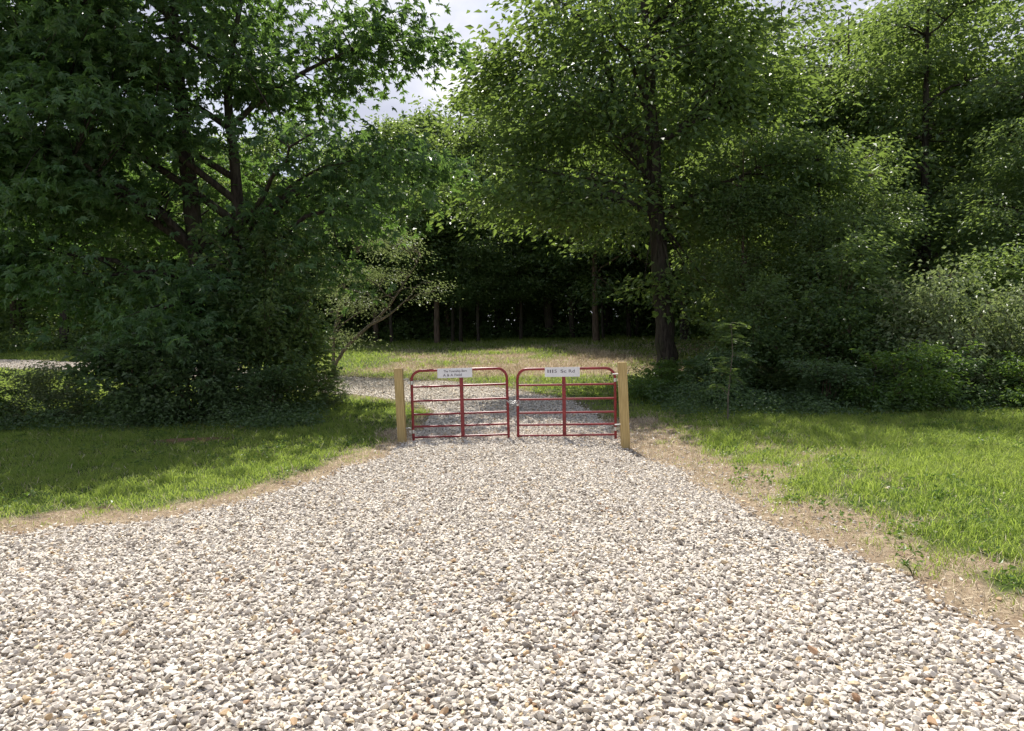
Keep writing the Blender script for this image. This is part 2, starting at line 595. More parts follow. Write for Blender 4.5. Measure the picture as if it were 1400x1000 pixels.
# ------------------------------------------------------------------ grass
def blades(mb, rng, X, Y, Z, H, W, lean, curl=0.35):
    n = len(X)
    a = rng.uniform(0, 2 * math.pi, n)
    d = np.stack([np.cos(a), np.sin(a), np.zeros(n)], -1)
    b = rng.uniform(0, 2 * math.pi, n)
    w = np.stack([np.cos(b), np.sin(b), np.zeros(n)], -1)
    base = np.stack([X, Y, Z], -1)
    up = np.array([0, 0, 1.0])
    ln = lean * rng.uniform(0.2, 1.3, n)
    mid = base + H[:, None] * (0.55 * np.cos(ln)[:, None] * up + 0.55 * np.sin(ln)[:, None] * d)
    l2 = ln + curl * rng.uniform(0.3, 1.6, n)
    tip = mid + H[:, None] * 0.45 * (np.cos(l2)[:, None] * up + np.sin(l2)[:, None] * d)
    hw = (W * 0.5)[:, None] * w
    V = np.stack([base - hw, base + hw, mid - hw * 0.8, mid + hw * 0.8, tip], 1)
    F = np.array([[0, 1, 3], [0, 3, 2], [2, 3, 4]])
    FF = (F[None] + (np.arange(n) * 5)[:, None, None]).reshape(-1, 3)
    mb.add(V.reshape(-1, 3), FF, np.repeat(rng.random(n), 5))


def scatter(rng, x0, x1, y0, y1, dens, wedge=True):
    n = int((x1 - x0) * (y1 - y0) * dens)
    X = rng.uniform(x0, x1, n)
    Y = rng.uniform(y0, y1, n)
    if wedge:
        k = np.abs(X) < 0.78 * Y + 1.2
        X, Y = X[k], Y[k]
    return X, Y


def make_grass():
    rng = np.random.default_rng(21)
    mb = MB()
    st = MB()
    for (x0, x1, y0, y1, dens, h, w) in (
            (1.5, 12, 3.2, 10, 2300, 0.105, 0.0075), (1.5, 15, 10, 17, 1500, 0.12, 0.010),
            (-12, -1.2, 5.5, 11, 2000, 0.085, 0.0075), (-15, -1.2, 11, 17, 1300, 0.10, 0.010),
            (-22, 18, 17, 27, 420, 0.13, 0.016), (-34, 34, 27, 47, 150, 0.16, 0.024)):
        X, Y = scatter(rng, x0, x1, y0, y1, dens)
        s = sdf(X, Y)
        b = bareness(X, Y)
        cl = vnoise(X, Y, 0.28)
        pr = (1 - b) ** 1.3 * (0.35 + 0.9 * cl) + 0.045
        pr = pr * (1 - 0.9 * np.exp(-(((X - SOIL_X) / 0.75) ** 2 + ((Y - SOIL_Y) / 0.28) ** 2) ** 2))
        k = (rng.random(len(X)) < pr) & (s > 0.02 + 0.25 * rng.random(len(X)))
        X, Y, b, cl = X[k], Y[k], b[k], cl[k]
        n = len(X)
        tall = vnoise(X + 40, Y, 1.7)
        H = h * rng.uniform(0.45, 1.25, n) * (0.55 + 0.6 * cl + 0.5 * tall) * (1 - 0.55 * b)
        H = H * np.where((X > 2) & (Y < 12), 1.15, 1.0)
        longer = rng.random(n) < 0.004
        H = np.where(longer, H * 1.9, H)
        blades(mb, rng, X, Y, gz(X, Y) - 0.005, H, w * rng.uniform(0.6, 1.2, n), 0.62, 0.8)
    # coarse tufts
    for (x0, x1, y0, y1, nt_, h) in ((2.2, 12, 4, 14.5, 900, 0.20), (-12, -2.5, 6.5, 14.5, 420, 0.15), (-30, 26, 27, 46, 900, 0.26)):
        cx = rng.uniform(x0, x1, nt_)
        cy = rng.uniform(y0, y1, nt_)
        k = (sdf(cx, cy) > 0.35) & (rng.random(nt_) < 1.05 - bareness(cx, cy))
        cx, cy = cx[k], cy[k]
        per = 26
        X = np.repeat(cx, per) + rng.normal(0, 0.05 if y1 < 20 else 0.12, len(cx) * per)
        Y = np.repeat(cy, per) + rng.normal(0, 0.05 if y1 < 20 else 0.12, len(cx) * per)
        H = h * np.repeat(rng.uniform(0.5, 1.25, len(cx)), per) * rng.uniform(0.5, 1.1, len(X))
        blades(mb, rng, X, Y, gz(X, Y) - 0.005, H, (0.009 if y1 < 20 else 0.024) * rng.uniform(0.6, 1.2, len(X)), 0.5, 0.9)
    for (x0, x1, y0, y1, dens, h, w) in (
            (-12, 12, 3.2, 9, 1000, 0.11, 0.0055), (-10, 11, 9, 16, 650, 0.12, 0.008), (-14, 12, 22, 41, 190, 0.22, 0.020)):
        X, Y = scatter(rng, x0, x1, y0, y1, dens)
        s = sdf(X, Y)
        b = bareness(X, Y)
        k = (rng.random(len(X)) < 0.10 + 0.9 * b) & (s > 0.0)
        X, Y = X[k], Y[k]
        n = len(X)
        blades(st, rng, X, Y, gz(X, Y) + 0.006, h * rng.uniform(0.4, 1.2, n), w * rng.uniform(0.6, 1.2, n), 1.45 if y0 < 20 else 1.15, 0.3)
    tag(mb.build('grass', M['grass']), 'green rough grass on both sides of the gravel drive', 'grass', kind='stuff')
    tag(st.build('dry_grass', M['straw']), 'dead tan straw lying along the gravel edges and clearing', 'grass', kind='stuff')


make_grass()


# ------------------------------------------------------------------ foliage
def unit(v):
    return v / (np.linalg.norm(v, axis=-1, keepdims=True) + 1e-9)


def leaves(mb, rng, P, D, Nn, L, W, fold=0.25, tone=None):
    """Pointed leaves folded along the midrib: P base, D direction, Nn normal."""
    n = len(P)
    D = unit(D)
    S = unit(np.cross(D, Nn))
    Nn = np.cross(S, D)
    L = L[:, None]
    W = W[:, None]
    droop = -0.12 * L * Nn
    tip = P + L * D + droop
    f = fold * W * Nn
    m1 = P + 0.42 * L * D
    V = np.stack([P, m1 - 0.5 * W * S + f, tip, m1 + 0.5 * W * S + f], 1)
    F = np.array([[0, 2, 1], [0, 3, 2]])
    FF = (F[None] + (np.arange(n) * 4)[:, None, None]).reshape(-1, 3)
    r = rng.random(n) if tone is None else np.clip(tone + rng.normal(0, 0.16, n), 0, 1)
    mb.add(V.reshape(-1, 3), FF, np.repeat(r, 4))


def leaf_clusters(mb, rng, centers, per, rc, L, W, axis_xy=None, compound=0, flat=0.5, droop=0.35, nrnd=0.75):
    n = len(centers) * per
    ci = np.repeat(np.arange(len(centers)), per)
    off = rng.normal(0, 1, (n, 3)) * np.array([rc, rc, rc * flat]) * rng.uniform(0.7, 1.25, len(centers))[ci][:, None]
    ax = np.zeros(2) if axis_xy is None else np.asarray(axis_xy)
    off[:, 2] -= 0.28 * np.hypot(off[:, 0], off[:, 1])
    P = centers[ci] + off
    out = off.copy()
    out[:, 2] = 0
    out2 = P - np.array([ax[0], ax[1], 0])
    out2[:, 2] = 0
    D = unit(out) * 0.7 + unit(out2) * 0.6 + rng.normal(0, 0.55, (n, 3))
    D[:, 2] = D[:, 2] * 0.6 - droop
    D = unit(D)
    Nn = np.tile([0, 0, 1.0], (n, 1)) + rng.normal(0, nrnd, (n, 3)) + 0.3 * unit(out2)
    tone = rng.normal(0.48, 0.16, len(centers))[ci]
    if not compound:
        leaves(mb, rng, P, D, Nn, L * rng.uniform(0.6, 1.25, n), W * rng.uniform(0.7, 1.2, n), 0.25, tone)
        return
    Nn = unit(Nn - D * (Nn * D).sum(1, keepdims=True))
    S = np.cross(D, Nn)
    k = compound
    ang = np.linspace(-1.9, 1.9, k)
    for a in ang:
        aa = a + rng.normal(0, 0.12, n)
        d = np.cos(aa)[:, None] * D + np.sin(aa)[:, None] * S
        d[:, 2] -= 0.22
        sc = (1.0 - 0.25 * abs(a) / 1.9) * rng.uniform(0.75, 1.2, n)
        leaves(mb, rng, P + 0.02 * D, d, Nn + rng.normal(0, 0.15, (n, 3)), L * sc, W * sc, 0.2, tone)


def in_blobs(rng, blobs, n, shell=0.55, clump=None):
    B = np.array([b[:6] for b in blobs], float)
    wt = B[:, 3] * B[:, 4] * B[:, 5]
    wt = wt ** 0.8 / (wt ** 0.8).sum()
    bi = rng.choice(len(B), n, p=wt)
    d = unit(rng.normal(size=(n, 3)))
    r = rng.random(n) ** (1 / 3.0)
    r = np.where(rng.random(n) < shell, rng.uniform(0.72, 1.0, n), r)
    sup = B[bi, :3] + d * r[:, None] * B[bi, 3:6]
    if not clump:
        return sup
    k, cr, cz = clump
    m = max(4, n // k)
    j = rng.integers(0, m, n)
    off = rng.normal(size=(n, 3)) * np.array([cr, cr, cz]) * rng.uniform(0.7, 1.3, m)[j][:, None]
    off[:, 2] -= 0.22 * np.hypot(off[:, 0], off[:, 1])
    return sup[j] + off


def bez(a, b, c, n):
    t = np.linspace(0, 1, n)[:, None]
    return (1 - t) ** 2 * a + 2 * t * (1 - t) * b + t * t * c


def trunk_tube(mb, rng, P, rad, n=14):
    k = len(P)
    ang = np.linspace(0, 2 * math.pi, n, endpoint=False)
    ph = rng.uniform(0, 6.28)
    bumps = [0.05 * np.sin(3 * ang + ph + 0.3 * i) + rng.normal(0, 0.03, n) for i in range(k)]
    mb.tube(P, rad, n, True, bumps)


def grow(rng, stems, blobs, nclust, per, L, W, leafm, barkm, name, label, cat, rc=0.55, compound=0, nlimb=14, flat=0.5, shell=0.55,
         loc=(0, 0, 0), droop=0.35, low=0.25, limb_r=0.34, twig=True, clump=None):
    """stems: list of (points, radii). One Empty > trunk mesh, crown mesh."""
    root = empty(name, loc)
    wood = MB()
    crown = MB()
    nodes = []
    sp = []
    for pts, rad in stems:
        P = np.array(pts, float)
        t = np.linspace(0, 1, len(P))
        tt = np.linspace(0, 1, max(14, 3 * len(P)))
        PP = np.stack([np.interp(tt, t, P[:, i]) for i in range(3)], -1)
        for _ in range(2):
            PP[1:-1] = (PP[:-2] + 2 * PP[1:-1] + PP[2:]) / 4
        rr = np.interp(tt, np.linspace(0, 1, len(rad)), rad)
        PP[1:, :2] += rng.normal(0, 0.10 * rr[1:, None].clip(0.02), (len(PP) - 1, 2))
        trunk_tube(wood, rng, PP, rr)
        sp.append((PP, rr))
        nodes.append(np.hstack([PP, rr[:, None]]))
    cen = in_blobs(rng, blobs, nclust, shell, clump)
    ztop = max(s[0][:, 2].max() for s in sp)
    order = rng.permutation(len(cen))[:nlimb * 3]
    far = sorted(order, key=lambda i: -np.linalg.norm(cen[i, :2] - sp[0][0][len(sp[0][0]) // 2, :2]))[:nlimb]
    for i in far:
        c = cen[i]
        PP, rr = sp[rng.integers(len(sp))]
        hd = np.linalg.norm(PP[:, :2] - c[:2], axis=1)
        want = c[2] - 0.45 * hd
        lo = low * ztop
        sc = np.abs(PP[:, 2] - np.clip(want, lo, ztop * 0.96))
        j = int(np.argmin(sc))
        a = PP[j]
        mid = 0.5 * (a + c) + np.array([0, 0, 0.16 * np.linalg.norm(c - a)]) + rng.normal(0, 0.18, 3)
        Q = bez(a, mid, c, 9)
        Q[1:-1] += rng.normal(0, 0.05, (7, 3))
        r0 = max(0.02, min(rr[j] * 0.7, limb_r * rr[0] * (0.5 + 0.5 * np.linalg.norm(c - a) / 5)))
        rad = np.linspace(r0, 0.010, 9)
        wood.tube(Q, rad, 7, False)
        nodes.append(np.hstack([Q[2:], rad[2:, None]]))
    NN = np.vstack(nodes)
    if twig:
        ok = NN[:, 2] > low * ztop * 0.9
        ND = NN[ok]
        for c in cen:
            d = np.linalg.norm(ND[:, :3] - c, axis=1) + 0.6 * np.clip(ND[:, 2] - c[2], 0, 9)
            j = int(np.argmin(d))
            a = ND[j, :3]
            dist = np.linalg.norm(c - a)
            if dist < 0.25:
                continue
            mid = 0.5 * (a + c) + np.array([0, 0, 0.10 * dist]) + rng.normal(0, 0.08, 3)
            wood.tube(bez(a, mid, c, 5), np.linspace(min(ND[j, 3] * 0.6, 0.012 + 0.010 * dist), 0.004, 5), 5, False)
    ax = sp[0][0][len(sp[0][0]) // 2, :2]
    leaf_clusters(crown, rng, cen, per, rc, L, W, ax, compound, flat, droop)
    wood.build('trunk', barkm, root, True)
    crown.build('crown', leafm, root)
    tag(root, label, cat)
    return root


def at(x, y, sink=0.03):
    return (x, y, float(gz(x, y)) - sink)


# -- the big broad-leaved tree on the left
grow(np.random.default_rng(31),
     [([(0.0, 0, 0), (-0.1, 0, 1.6), (-0.3, 0.05, 4), (-0.55, 0.1, 7), (-0.7, 0, 10), (-0.6, 0, 12.4)], [0.36, 0.26, 0.23, 0.19, 0.13, 0.04]),
      ([(0.12, 0.05, 0.2), (0.5, 0.15, 2.0), (0.75, 0.2, 4.2), (0.8, 0.1, 6.2), (0.5, 0.1, 8.5), (1.4, 0, 12)], [0.24, 0.19, 0.17, 0.14, 0.10, 0.03])],
     [(0.0, 0.2, 7.2, 4.4, 4.0, 2.8), (-3.0, -0.5, 4.4, 2.3, 2.4, 1.5), (3.6, -0.2, 5.7, 2.3, 2.8, 1.6), (0.6, -1.0, 4.0, 2.9, 2.8, 1.3),
      (0, 0, 10.8, 3.7, 3.6, 2.8), (3.3, -0.4, 8.8, 1.6, 2.2, 1.8), (-4.0, 0, 8.2, 2.0, 3.0, 3.0), (-4.4, -0.6, 3.4, 1.1, 1.6, 0.6), (1.8, 0.3, 3.0, 2.0, 1.8, 1.1),
      (0.0, -1.6, 2.6, 1.9, 1.0, 0.9), (-1.6, -1.2, 2.8, 1.5, 1.0, 0.7), (-4.6, 0, 6.0, 1.6, 2.4, 2.0), (-2.4, -2.4, 7.6, 2.8, 1.6, 1.8), (-0.6, -1.8, 11.6, 3.8, 3.0, 2.0), (-4.4, -1.2, 10.6, 2.4, 3.0, 2.4), (-3.2, 0, 11.0, 2.4, 2.4, 2.4), (4.6, -0.4, 9.9, 0.9, 1.0, 0.3)],
     860, 34, 0.20, 0.078, M['leaf_broad'], M['bark_dark'], 'broadleaf_tree',
     'broad dark green tree with twin trunks left of the gravel drive', 'tree', rc=0.52, compound=7, nlimb=22, flat=0.38,
     loc=at(-8.0, 18.5), low=0.22, clump=(8, 0.70, 0.28))

# -- pale small tree leaning over the bend
grow(np.random.default_rng(32),
     [([(0, 0, 0), (0.12, 0, 0.5), (0.7, 0, 1.25), (1.5, 0.05, 1.9), (2.1, 0.1, 2.45), (2.7, 0.1, 3.3), (3.3, 0.1, 4.2)], [0.085, 0.07, 0.062, 0.055, 0.045, 0.03, 0.012]),
      ([(1.45, 0.05, 1.88), (2.0, -0.1, 2.1), (2.5, -0.1, 2.45), (3.1, -0.1, 3.0)], [0.05, 0.045, 0.035, 0.012]),
      ([(0.05, 0, 0.3), (0.0, 0.2, 1.4), (0.3, 0.3, 3.0), (0.9, 0.3, 4.6)], [0.06, 0.05, 0.04, 0.012])],
     [(1.6, 0, 4.6, 1.9, 1.6, 1.2), (3.1, 0, 4.0, 1.1, 1.2, 0.9), (0.6, 0, 3.2, 1.2, 1.3, 1.0), (0.3, 0.2, 1.6, 0.7, 0.9, 0.8), (2.2, 0, 5.6, 1.2, 1.3, 0.7)],
     150, 44, 0.105, 0.050, M['leaf_pale'], M['bark_pale'], 'leaning_tree',
     'small pale leafed tree leaning right on a thin grey forked stem', 'tree', rc=0.34, nlimb=9, loc=at(*gp(455, 512)), low=0.25, limb_r=0.3, clump=(7, 0.42, 0.16))

# -- the tall tree right of the gate
grow(np.random.default_rng(33),
     [([(0, 0, -0.05), (-0.02, 0, 0.35), (-0.10, 0, 1.5), (-0.27, 0, 4.2), (-0.4, 0, 8), (-0.6, 0, 12), (-0.6, 0, 17)], [0.50, 0.37, 0.30, 0.26, 0.22, 0.14, 0.03]),
      ([(-0.35, 0, 6.2), (-1.3, -0.3, 8.0), (-2.0, -0.4, 10.5), (-2.3, -0.3, 13)], [0.15, 0.12, 0.08, 0.02])],
     [(-1.5, 0, 9.2, 4.4, 4.2, 3.4), (-4.7, -0.5, 5.9, 1.6, 2.2, 1.9), (-3.6, -0.8, 9.5, 2.4, 2.8, 2.6), (1.5, -0.8, 4.4, 2.2, 2.4, 1.7),
      (1.9, 0, 8, 2.7, 3.2, 2.8), (-0.5, 0, 13.2, 4.2, 4.2, 3.2), (-2.2, -1.0, 5.6, 2.0, 2.0, 1.3), (0.2, -0.9, 2.6, 0.8, 0.8, 0.5)],
     520, 62, 0.25, 0.135, M['leaf_oak'], M['bark_dark'], 'oak_tree',
     'tall oak with thick dark trunk just right of the gate', 'tree', rc=0.55, nlimb=26, flat=0.42, loc=at(*gp(914, 524)), low=0.3, limb_r=0.2, clump=(7, 0.62, 0.40))

# -- mid-distance trees on the right
mid_a = grow(np.random.default_rng(34),
             [([(0, 0, -0.1), (-0.03, 0, 2), (-0.12, 0, 6), (-0.1, 0, 10), (0.1, 0, 15)], [0.22, 0.165, 0.14, 0.10, 0.02])],
             [(0, 1.1, 9.5, 3.0, 2.4, 4.0), (1.6, 0.6, 5.6, 1.8, 2.0, 1.8), (-1.9, 0.4, 6.5, 1.8, 2.2, 2.2), (0, 0.6, 13.4, 2.2, 2.2, 2.4), (-0.5, 1.6, 3.9, 1.6, 1.4, 1.0), (2.0, -0.6, 9.5, 1.2, 1.4, 1.6), (-2.2, -0.6, 10.5, 1.2, 1.4, 1.6)],
             280, 60, 0.25, 0.14, M['leaf_wood'], M['bark_dark'], 'woodland_tree', 'slim dark trunked tree rising behind the pale bush at right', 'tree',
             rc=0.55, nlimb=18, flat=0.42, loc=at(15.6, 26.0), low=0.22, clump=(7, 0.60, 0.36))
mid_b = grow(np.random.default_rng(35),
             [([(0, 0, -0.1), (0.1, 0, 2.5), (-0.1, 0, 6), (0.3, 0, 10), (0.3, 0, 14)], [0.17, 0.13, 0.11, 0.07, 0.02]),
              ([(0.0, 0, 4.2), (1.0, 0.2, 6.2), (1.5, 0.2, 9)], [0.08, 0.06, 0.02])],
             [(0.2, 0, 8.4, 3.0, 2.8, 3.4), (-1.5, 0, 4.9, 1.9, 2.0, 1.9), (1.5, 0, 5.6, 2.0, 2.0, 2.0), (0.3, 0, 12.2, 2.0, 2.0, 2.0), (0, -0.8, 3.2, 2.0, 1.6, 1.2)],
             260, 60, 0.24, 0.135, M['leaf_wood'], M['bark_brown'], 'woodland_tree', 'bushy forked tree left of the slim dark trunk at right', 'tree',
             rc=0.55, nlimb=18, flat=0.45, loc=at(13.6, 28.5), low=0.2, clump=(7, 0.60, 0.36))
for src, x, y, s, rz, lab in (
        (mid_b, 9.4, 27.0, 0.78, 2.1, 'leafy tree directly behind the oak on its right side'),
        (mid_a, 11.2, 32.0, 0.98, 4.0, 'tree between the oak and the bushy forked tree'),
        (mid_b, 18.2, 24.0, 0.88, 5.2, 'rightmost leafy tree cut by the photo edge'),
        (mid_a, 17.6, 31.5, 1.0, 1.2, 'tall tree behind and right of the slim dark trunk'),
        (mid_b, 22.0, 28.0, 1.12, 0.6, 'tree at far right behind the rightmost leafy tree'),
        (mid_a, 7.6, 35.5, 1.0, 3.1, 'tall tree at the clearing edge behind the oak crown'),
        (mid_b, 12.6, 37.0, 1.2, 2.5, 'deep shaded tree at back right of the clearing'),
        (mid_a, 20.5, 35.0, 1.2, 0.3, 'back tree at far right of the wood'),
        (mid_b, 7.2, 21.6, 0.52, 0.9, 'young leafy tree rising from the shrubs nearest the oak'),
        (mid_a, 9.4, 21.2, 0.50, 2.9, 'narrow young tree above the middle of the dark shrubs'),
        (mid_b, 11.2, 22.4, 0.54, 4.4, 'young forked tree rising above the silvery bush'),
        (mid_a, 15.7, 21.2, 0.52, 1.9, 'young tree right of the slim dark trunk behind pale bushes'),
        (mid_a, 10.0, 40.0, 1.35, 5.0, 'tallest back tree seen between the oak and right hand trees'),
        (mid_b, 5.0, 41.0, 1.25, 1.7, 'back tree hidden mostly by the oak crown'),
        (mid_b, 16.5, 41.5, 1.4, 3.9, 'tall back tree behind the slim dark trunk')):
    o = copy_tree(src)
    o.location = at(x, y)
    o.rotation_euler = (0, 0, rz)
    o.scale = (s, s, s)
    tag(o, lab, 'tree')


# -- the wood beyond the clearing
def forest_proto(seed, H, r0, wide, lowf, bark, loc, label, nclust=220, per=46):
    rng = np.random.default_rng(seed)
    a = rng.normal(0, 0.25, 2)
    z = H
    return grow(rng, [([(0, 0, -0.1), (a[0] * 0.3, a[1] * 0.3, 0.25 * z), (a[0], a[1], 0.6 * z), (0, 0, 0.80 * z)], [r0, r0 * 0.8, r0 * 0.5, 0.012])],
                [(0, 0, 0.62 * z, wide, wide, 0.26 * z), (0.5, -0.6, lowf * z + 1.2, wide * 0.8, wide * 0.7, 0.09 * z),
                 (-0.7, 0.4, lowf * z + 2.4, wide * 0.8, wide * 0.8, 0.1 * z), (0, 0, 0.86 * z, wide * 0.6, wide * 0.6, 0.13 * z)],
                nclust, per, 0.30, 0.17, M['leaf_wood'], bark, 'forest_tree', label, 'tree', rc=0.6, nlimb=14, flat=0.42, loc=loc, low=lowf, twig=False, clump=(9, 0.65, 0.35))


fa = forest_proto(41, 15.5, 0.30, 3.0, 0.30, M['bark_dark'], at(*gp(752, 463)), 'dark thick trunked tree at clearing edge above the right gate')
fb = forest_proto(42, 14.0, 0.17, 2.6, 0.26, M['bark_dark'], at(*gp(782, 463)), 'thinner dark trunked tree just right of the thick dark trunk')
fc = forest_proto(43, 11.5, 0.19, 2.3, 0.34, M['bark_brown'], at(*gp(598, 470)), 'brown straight trunked tree above the left gate')
fd = forest_proto(44, 17.0, 0.24, 3.2, 0.33, M['bark_brown'], at(-1.0, 50.5), None)
FG = 'woodland trees in the dark wood beyond the clearing'
FL = 'tall leafy tree in the dark wood beyond the clearing'
tag(fd, FL, 'tree', FG)
for src, px, py, s, rz, lab in (
        (fb, 619, 468, 0.72, 1.0, 'left of two thin brown trunks right of the straight brown trunk'),
        (fb, 630, 468, 0.74, 2.4, 'right of two thin brown trunks right of the straight brown trunk'),
        (fc, 515, 468, 0.95, 2.0, 'tree at the clearing edge behind the pale leaning tree'),
        (fb, 860, 462, 0.85, 3.3, 'slender tree at clearing edge just left of the oak trunk')):
    o = copy_tree(src)
    o.location = at(*gp(px, py))
    o.rotation_euler = (0, 0, rz)
    o.scale = (s, s, s)
    tag(o, lab, 'tree')
rng = np.random.default_rng(51)
for x, y, s in ((-2.0, 42.2, 0.62), (0.6, 43.4, 0.70), (3.9, 43.6, 0.66), (5.6, 42.4, 0.60), (7.9, 43.8, 0.72), (-7.4, 43.0, 0.66), (-12.5, 42.6, 0.7), (-18, 41.8, 0.7)):
    o = copy_tree(fb)
    o.location = at(x, y)
    o.rotation_euler = (0, 0, rng.uniform(0, 6.28))
    o.scale = (s, s, s * rng.uniform(0.9, 1.1))
    tag(o, 'thin stemmed young tree at the shaded front of the wood', 'tree', 'young trees along the front of the wood')
protos = [fa, fb, fc, fd]
for row, (y0, step, smin, smax) in enumerate(((47.0, 4.8, 0.82, 0.98), (52.0, 5.6, 0.95, 1.1), (57.5, 5.6, 1.0, 1.15))):
    xm = 0.74 * y0 + 2
    for x in np.arange(-xm + row * 1.7, xm, step):
        xx = x + rng.uniform(-1.2, 1.2)
        yy = y0 + rng.uniform(-1.3, 1.3) - 0.004 * xx * xx
        if row == 0 and 1.0 < xx < 5.0:
            continue
        o = copy_tree(protos[rng.integers(4)])
        s = rng.uniform(smin, smax)
        if -14 < xx < -1:
            s *= 1.02 if row == 0 else 1.12
        if xx > 2:
            s *= 1.15
        o.location = at(xx, yy)
        o.rotation_euler = (0, 0, rng.uniform(0, 6.28))
        o.scale = (s * 1.05, s * 1.05, s)
        tag(o, FL, 'tree', FG)


for x, y, s, lab in ((-8.6, 48.5, 1.04, 'leafy tree top closing the bottom of the sky gap on its left'), (-5.8, 49.3, 1.08, 'leafy tree top in the middle below the sky gap'),
                     (-3.2, 50.0, 1.22, 'taller tree top rising at the right side of the sky gap')):
    o = copy_tree(fd)
    o.location = at(x, y)
    o.rotation_euler = (0, 0, 7 * x)
    o.scale = (s, s, s)
    del o['group']
    tag(o, lab, 'tree')


def far_wood():
    rng = np.random.default_rng(61)
    mb = MB()
    n = 2600
    cx = rng.uniform(-62, 62, n)
    cy = rng.uniform(60, 68, n)
    top = 10 + 4 * vnoise(cx, cy, 5)
    cz = gz(cx, cy) + rng.random(n) ** 1.25 * top
    leaf_clusters(mb, rng, np.stack([cx, cy, cz], -1), 60, 0.8, 0.55, 0.40, (0, 90), 0, 0.8, 0.35, 1.5)
    tag(mb.build('far_wood', M['leaf_wood']), 'solid far mass of woodland behind the trees', 'woodland', kind='stuff')


far_wood()


# ------------------------------------------------------------------ bushes
def bush_proto(seed, leafm, L, W, nclust, per, rc, name, label, loc, shape=None):
    """Unit-ish bush: about 2 m wide, 2 m tall."""
    rng = np.random.default_rng(seed)
    blobs = shape or [(0, 0, 0.95, 0.85, 0.85, 0.75), (0.45, -0.2, 0.55, 0.6, 0.6, 0.45), (-0.5, 0.1, 0.6, 0.6, 0.6, 0.5), (0.1, 0, 1.6, 0.5, 0.5, 0.4)]
    root = empty(name, loc)
    wood, crown = MB(), MB()
    cen = in_blobs(rng, blobs, nclust, 0.65, (7, 0.24, 0.13))
    cen[:, 2] = np.maximum(cen[:, 2], 0.12)
    nst = 9
    ends = cen[rng.permutation(nclust)[:nst]]
    nod = []
    for e in ends:
        b = np.array([rng.normal(0, 0.1), rng.normal(0, 0.1), -0.05])
        Q = bez(b, b * 0.5 + np.array([e[0] * 0.3, e[1] * 0.3, e[2] * 0.7]), e, 8)
        wood.tube(Q, np.linspace(0.020, 0.005, 8), 6, False)
        nod.append(Q[1:])
    NN = np.vstack(nod)
    for c in cen:
        d = np.linalg.norm(NN - c, axis=1) + 0.5 * np.clip(NN[:, 2] - c[2], 0, 9)
        a = NN[int(np.argmin(d))]
        if np.linalg.norm(c - a) > 0.1:
            wood.tube(bez(a, 0.5 * (a + c) + rng.normal(0, 0.04, 3), c, 4), np.linspace(0.006, 0.002, 4), 4, False)
    leaf_clusters(crown, rng, cen, per, rc, L, W, (0, 0), 0, 0.75, 0.2)
    top = max(b[2] + b[5] for b in blobs)
    for _ in range(18):
        a = rng.uniform(0, 6.28)
        r = rng.uniform(0.2, 0.8)
        b = np.array([r * math.cos(a), r * math.sin(a), top * rng.uniform(0.35, 0.75)])
        e = b + np.array([0.45 * math.cos(a), 0.45 * math.sin(a), rng.uniform(0.15, 0.55)]) * rng.uniform(0.7, 1.3) * top / 2
        Q = bez(b, 0.5 * (b + e) + np.array([0, 0, 0.25]), e, 9)
        wood.tube(Q, np.linspace(0.008, 0.002, 9), 4, False)
        leaf_clusters(crown, rng, Q[2:], max(5, per // 7), rc * 0.35, L * 1.15, W * 1.1, (0, 0), 0, 0.8, 0.2)
    wood.build('stem', M['bark_brown'], root, True)
    crown.build('foliage', leafm, root)
    tag(root, label, 'bush')
    return root


b_dark = bush_proto(71, M['leaf_bush'], 0.12, 0.07, 160, 36, 0.15, 'bush', 'dense dark bush at left front of the twin trunked tree', at(-8.6, 16.0))
b_dark.scale = (1.25, 1.1, 1.1)
b_pale = bush_proto(72, M['leaf_pale'], 0.095, 0.052, 190, 40, 0.14, 'bush', 'tall silvery pale bush at right edge of the lawn', at(10.7, 17.0))
b_pale.scale = (1.35, 1.1, 1.75)
b_green = bush_proto(73, M['leaf_weed'], 0.12, 0.062, 120, 42, 0.15, 'bush', 'bright green low bush in front of the silvery bush', at(8.9, 15.4))
b_green.scale = (0.95, 0.8, 0.8)
b_tall = bush_proto(74, M['leaf_wood'], 0.14, 0.08, 270, 38, 0.20, 'bush', 'tallest dark shrub left of the silvery bush', at(8.5, 18.3),
                    [(0, 0, 1.7, 1.2, 1.2, 1.4), (0.8, -0.3, 0.9, 0.9, 0.9, 0.9), (-0.9, 0, 1.2, 0.8, 0.9, 1.1), (0.5, 0, 3.3, 0.45, 0.5, 1.2), (-0.5, 0.3, 2.9, 0.4, 0.4, 0.8)])
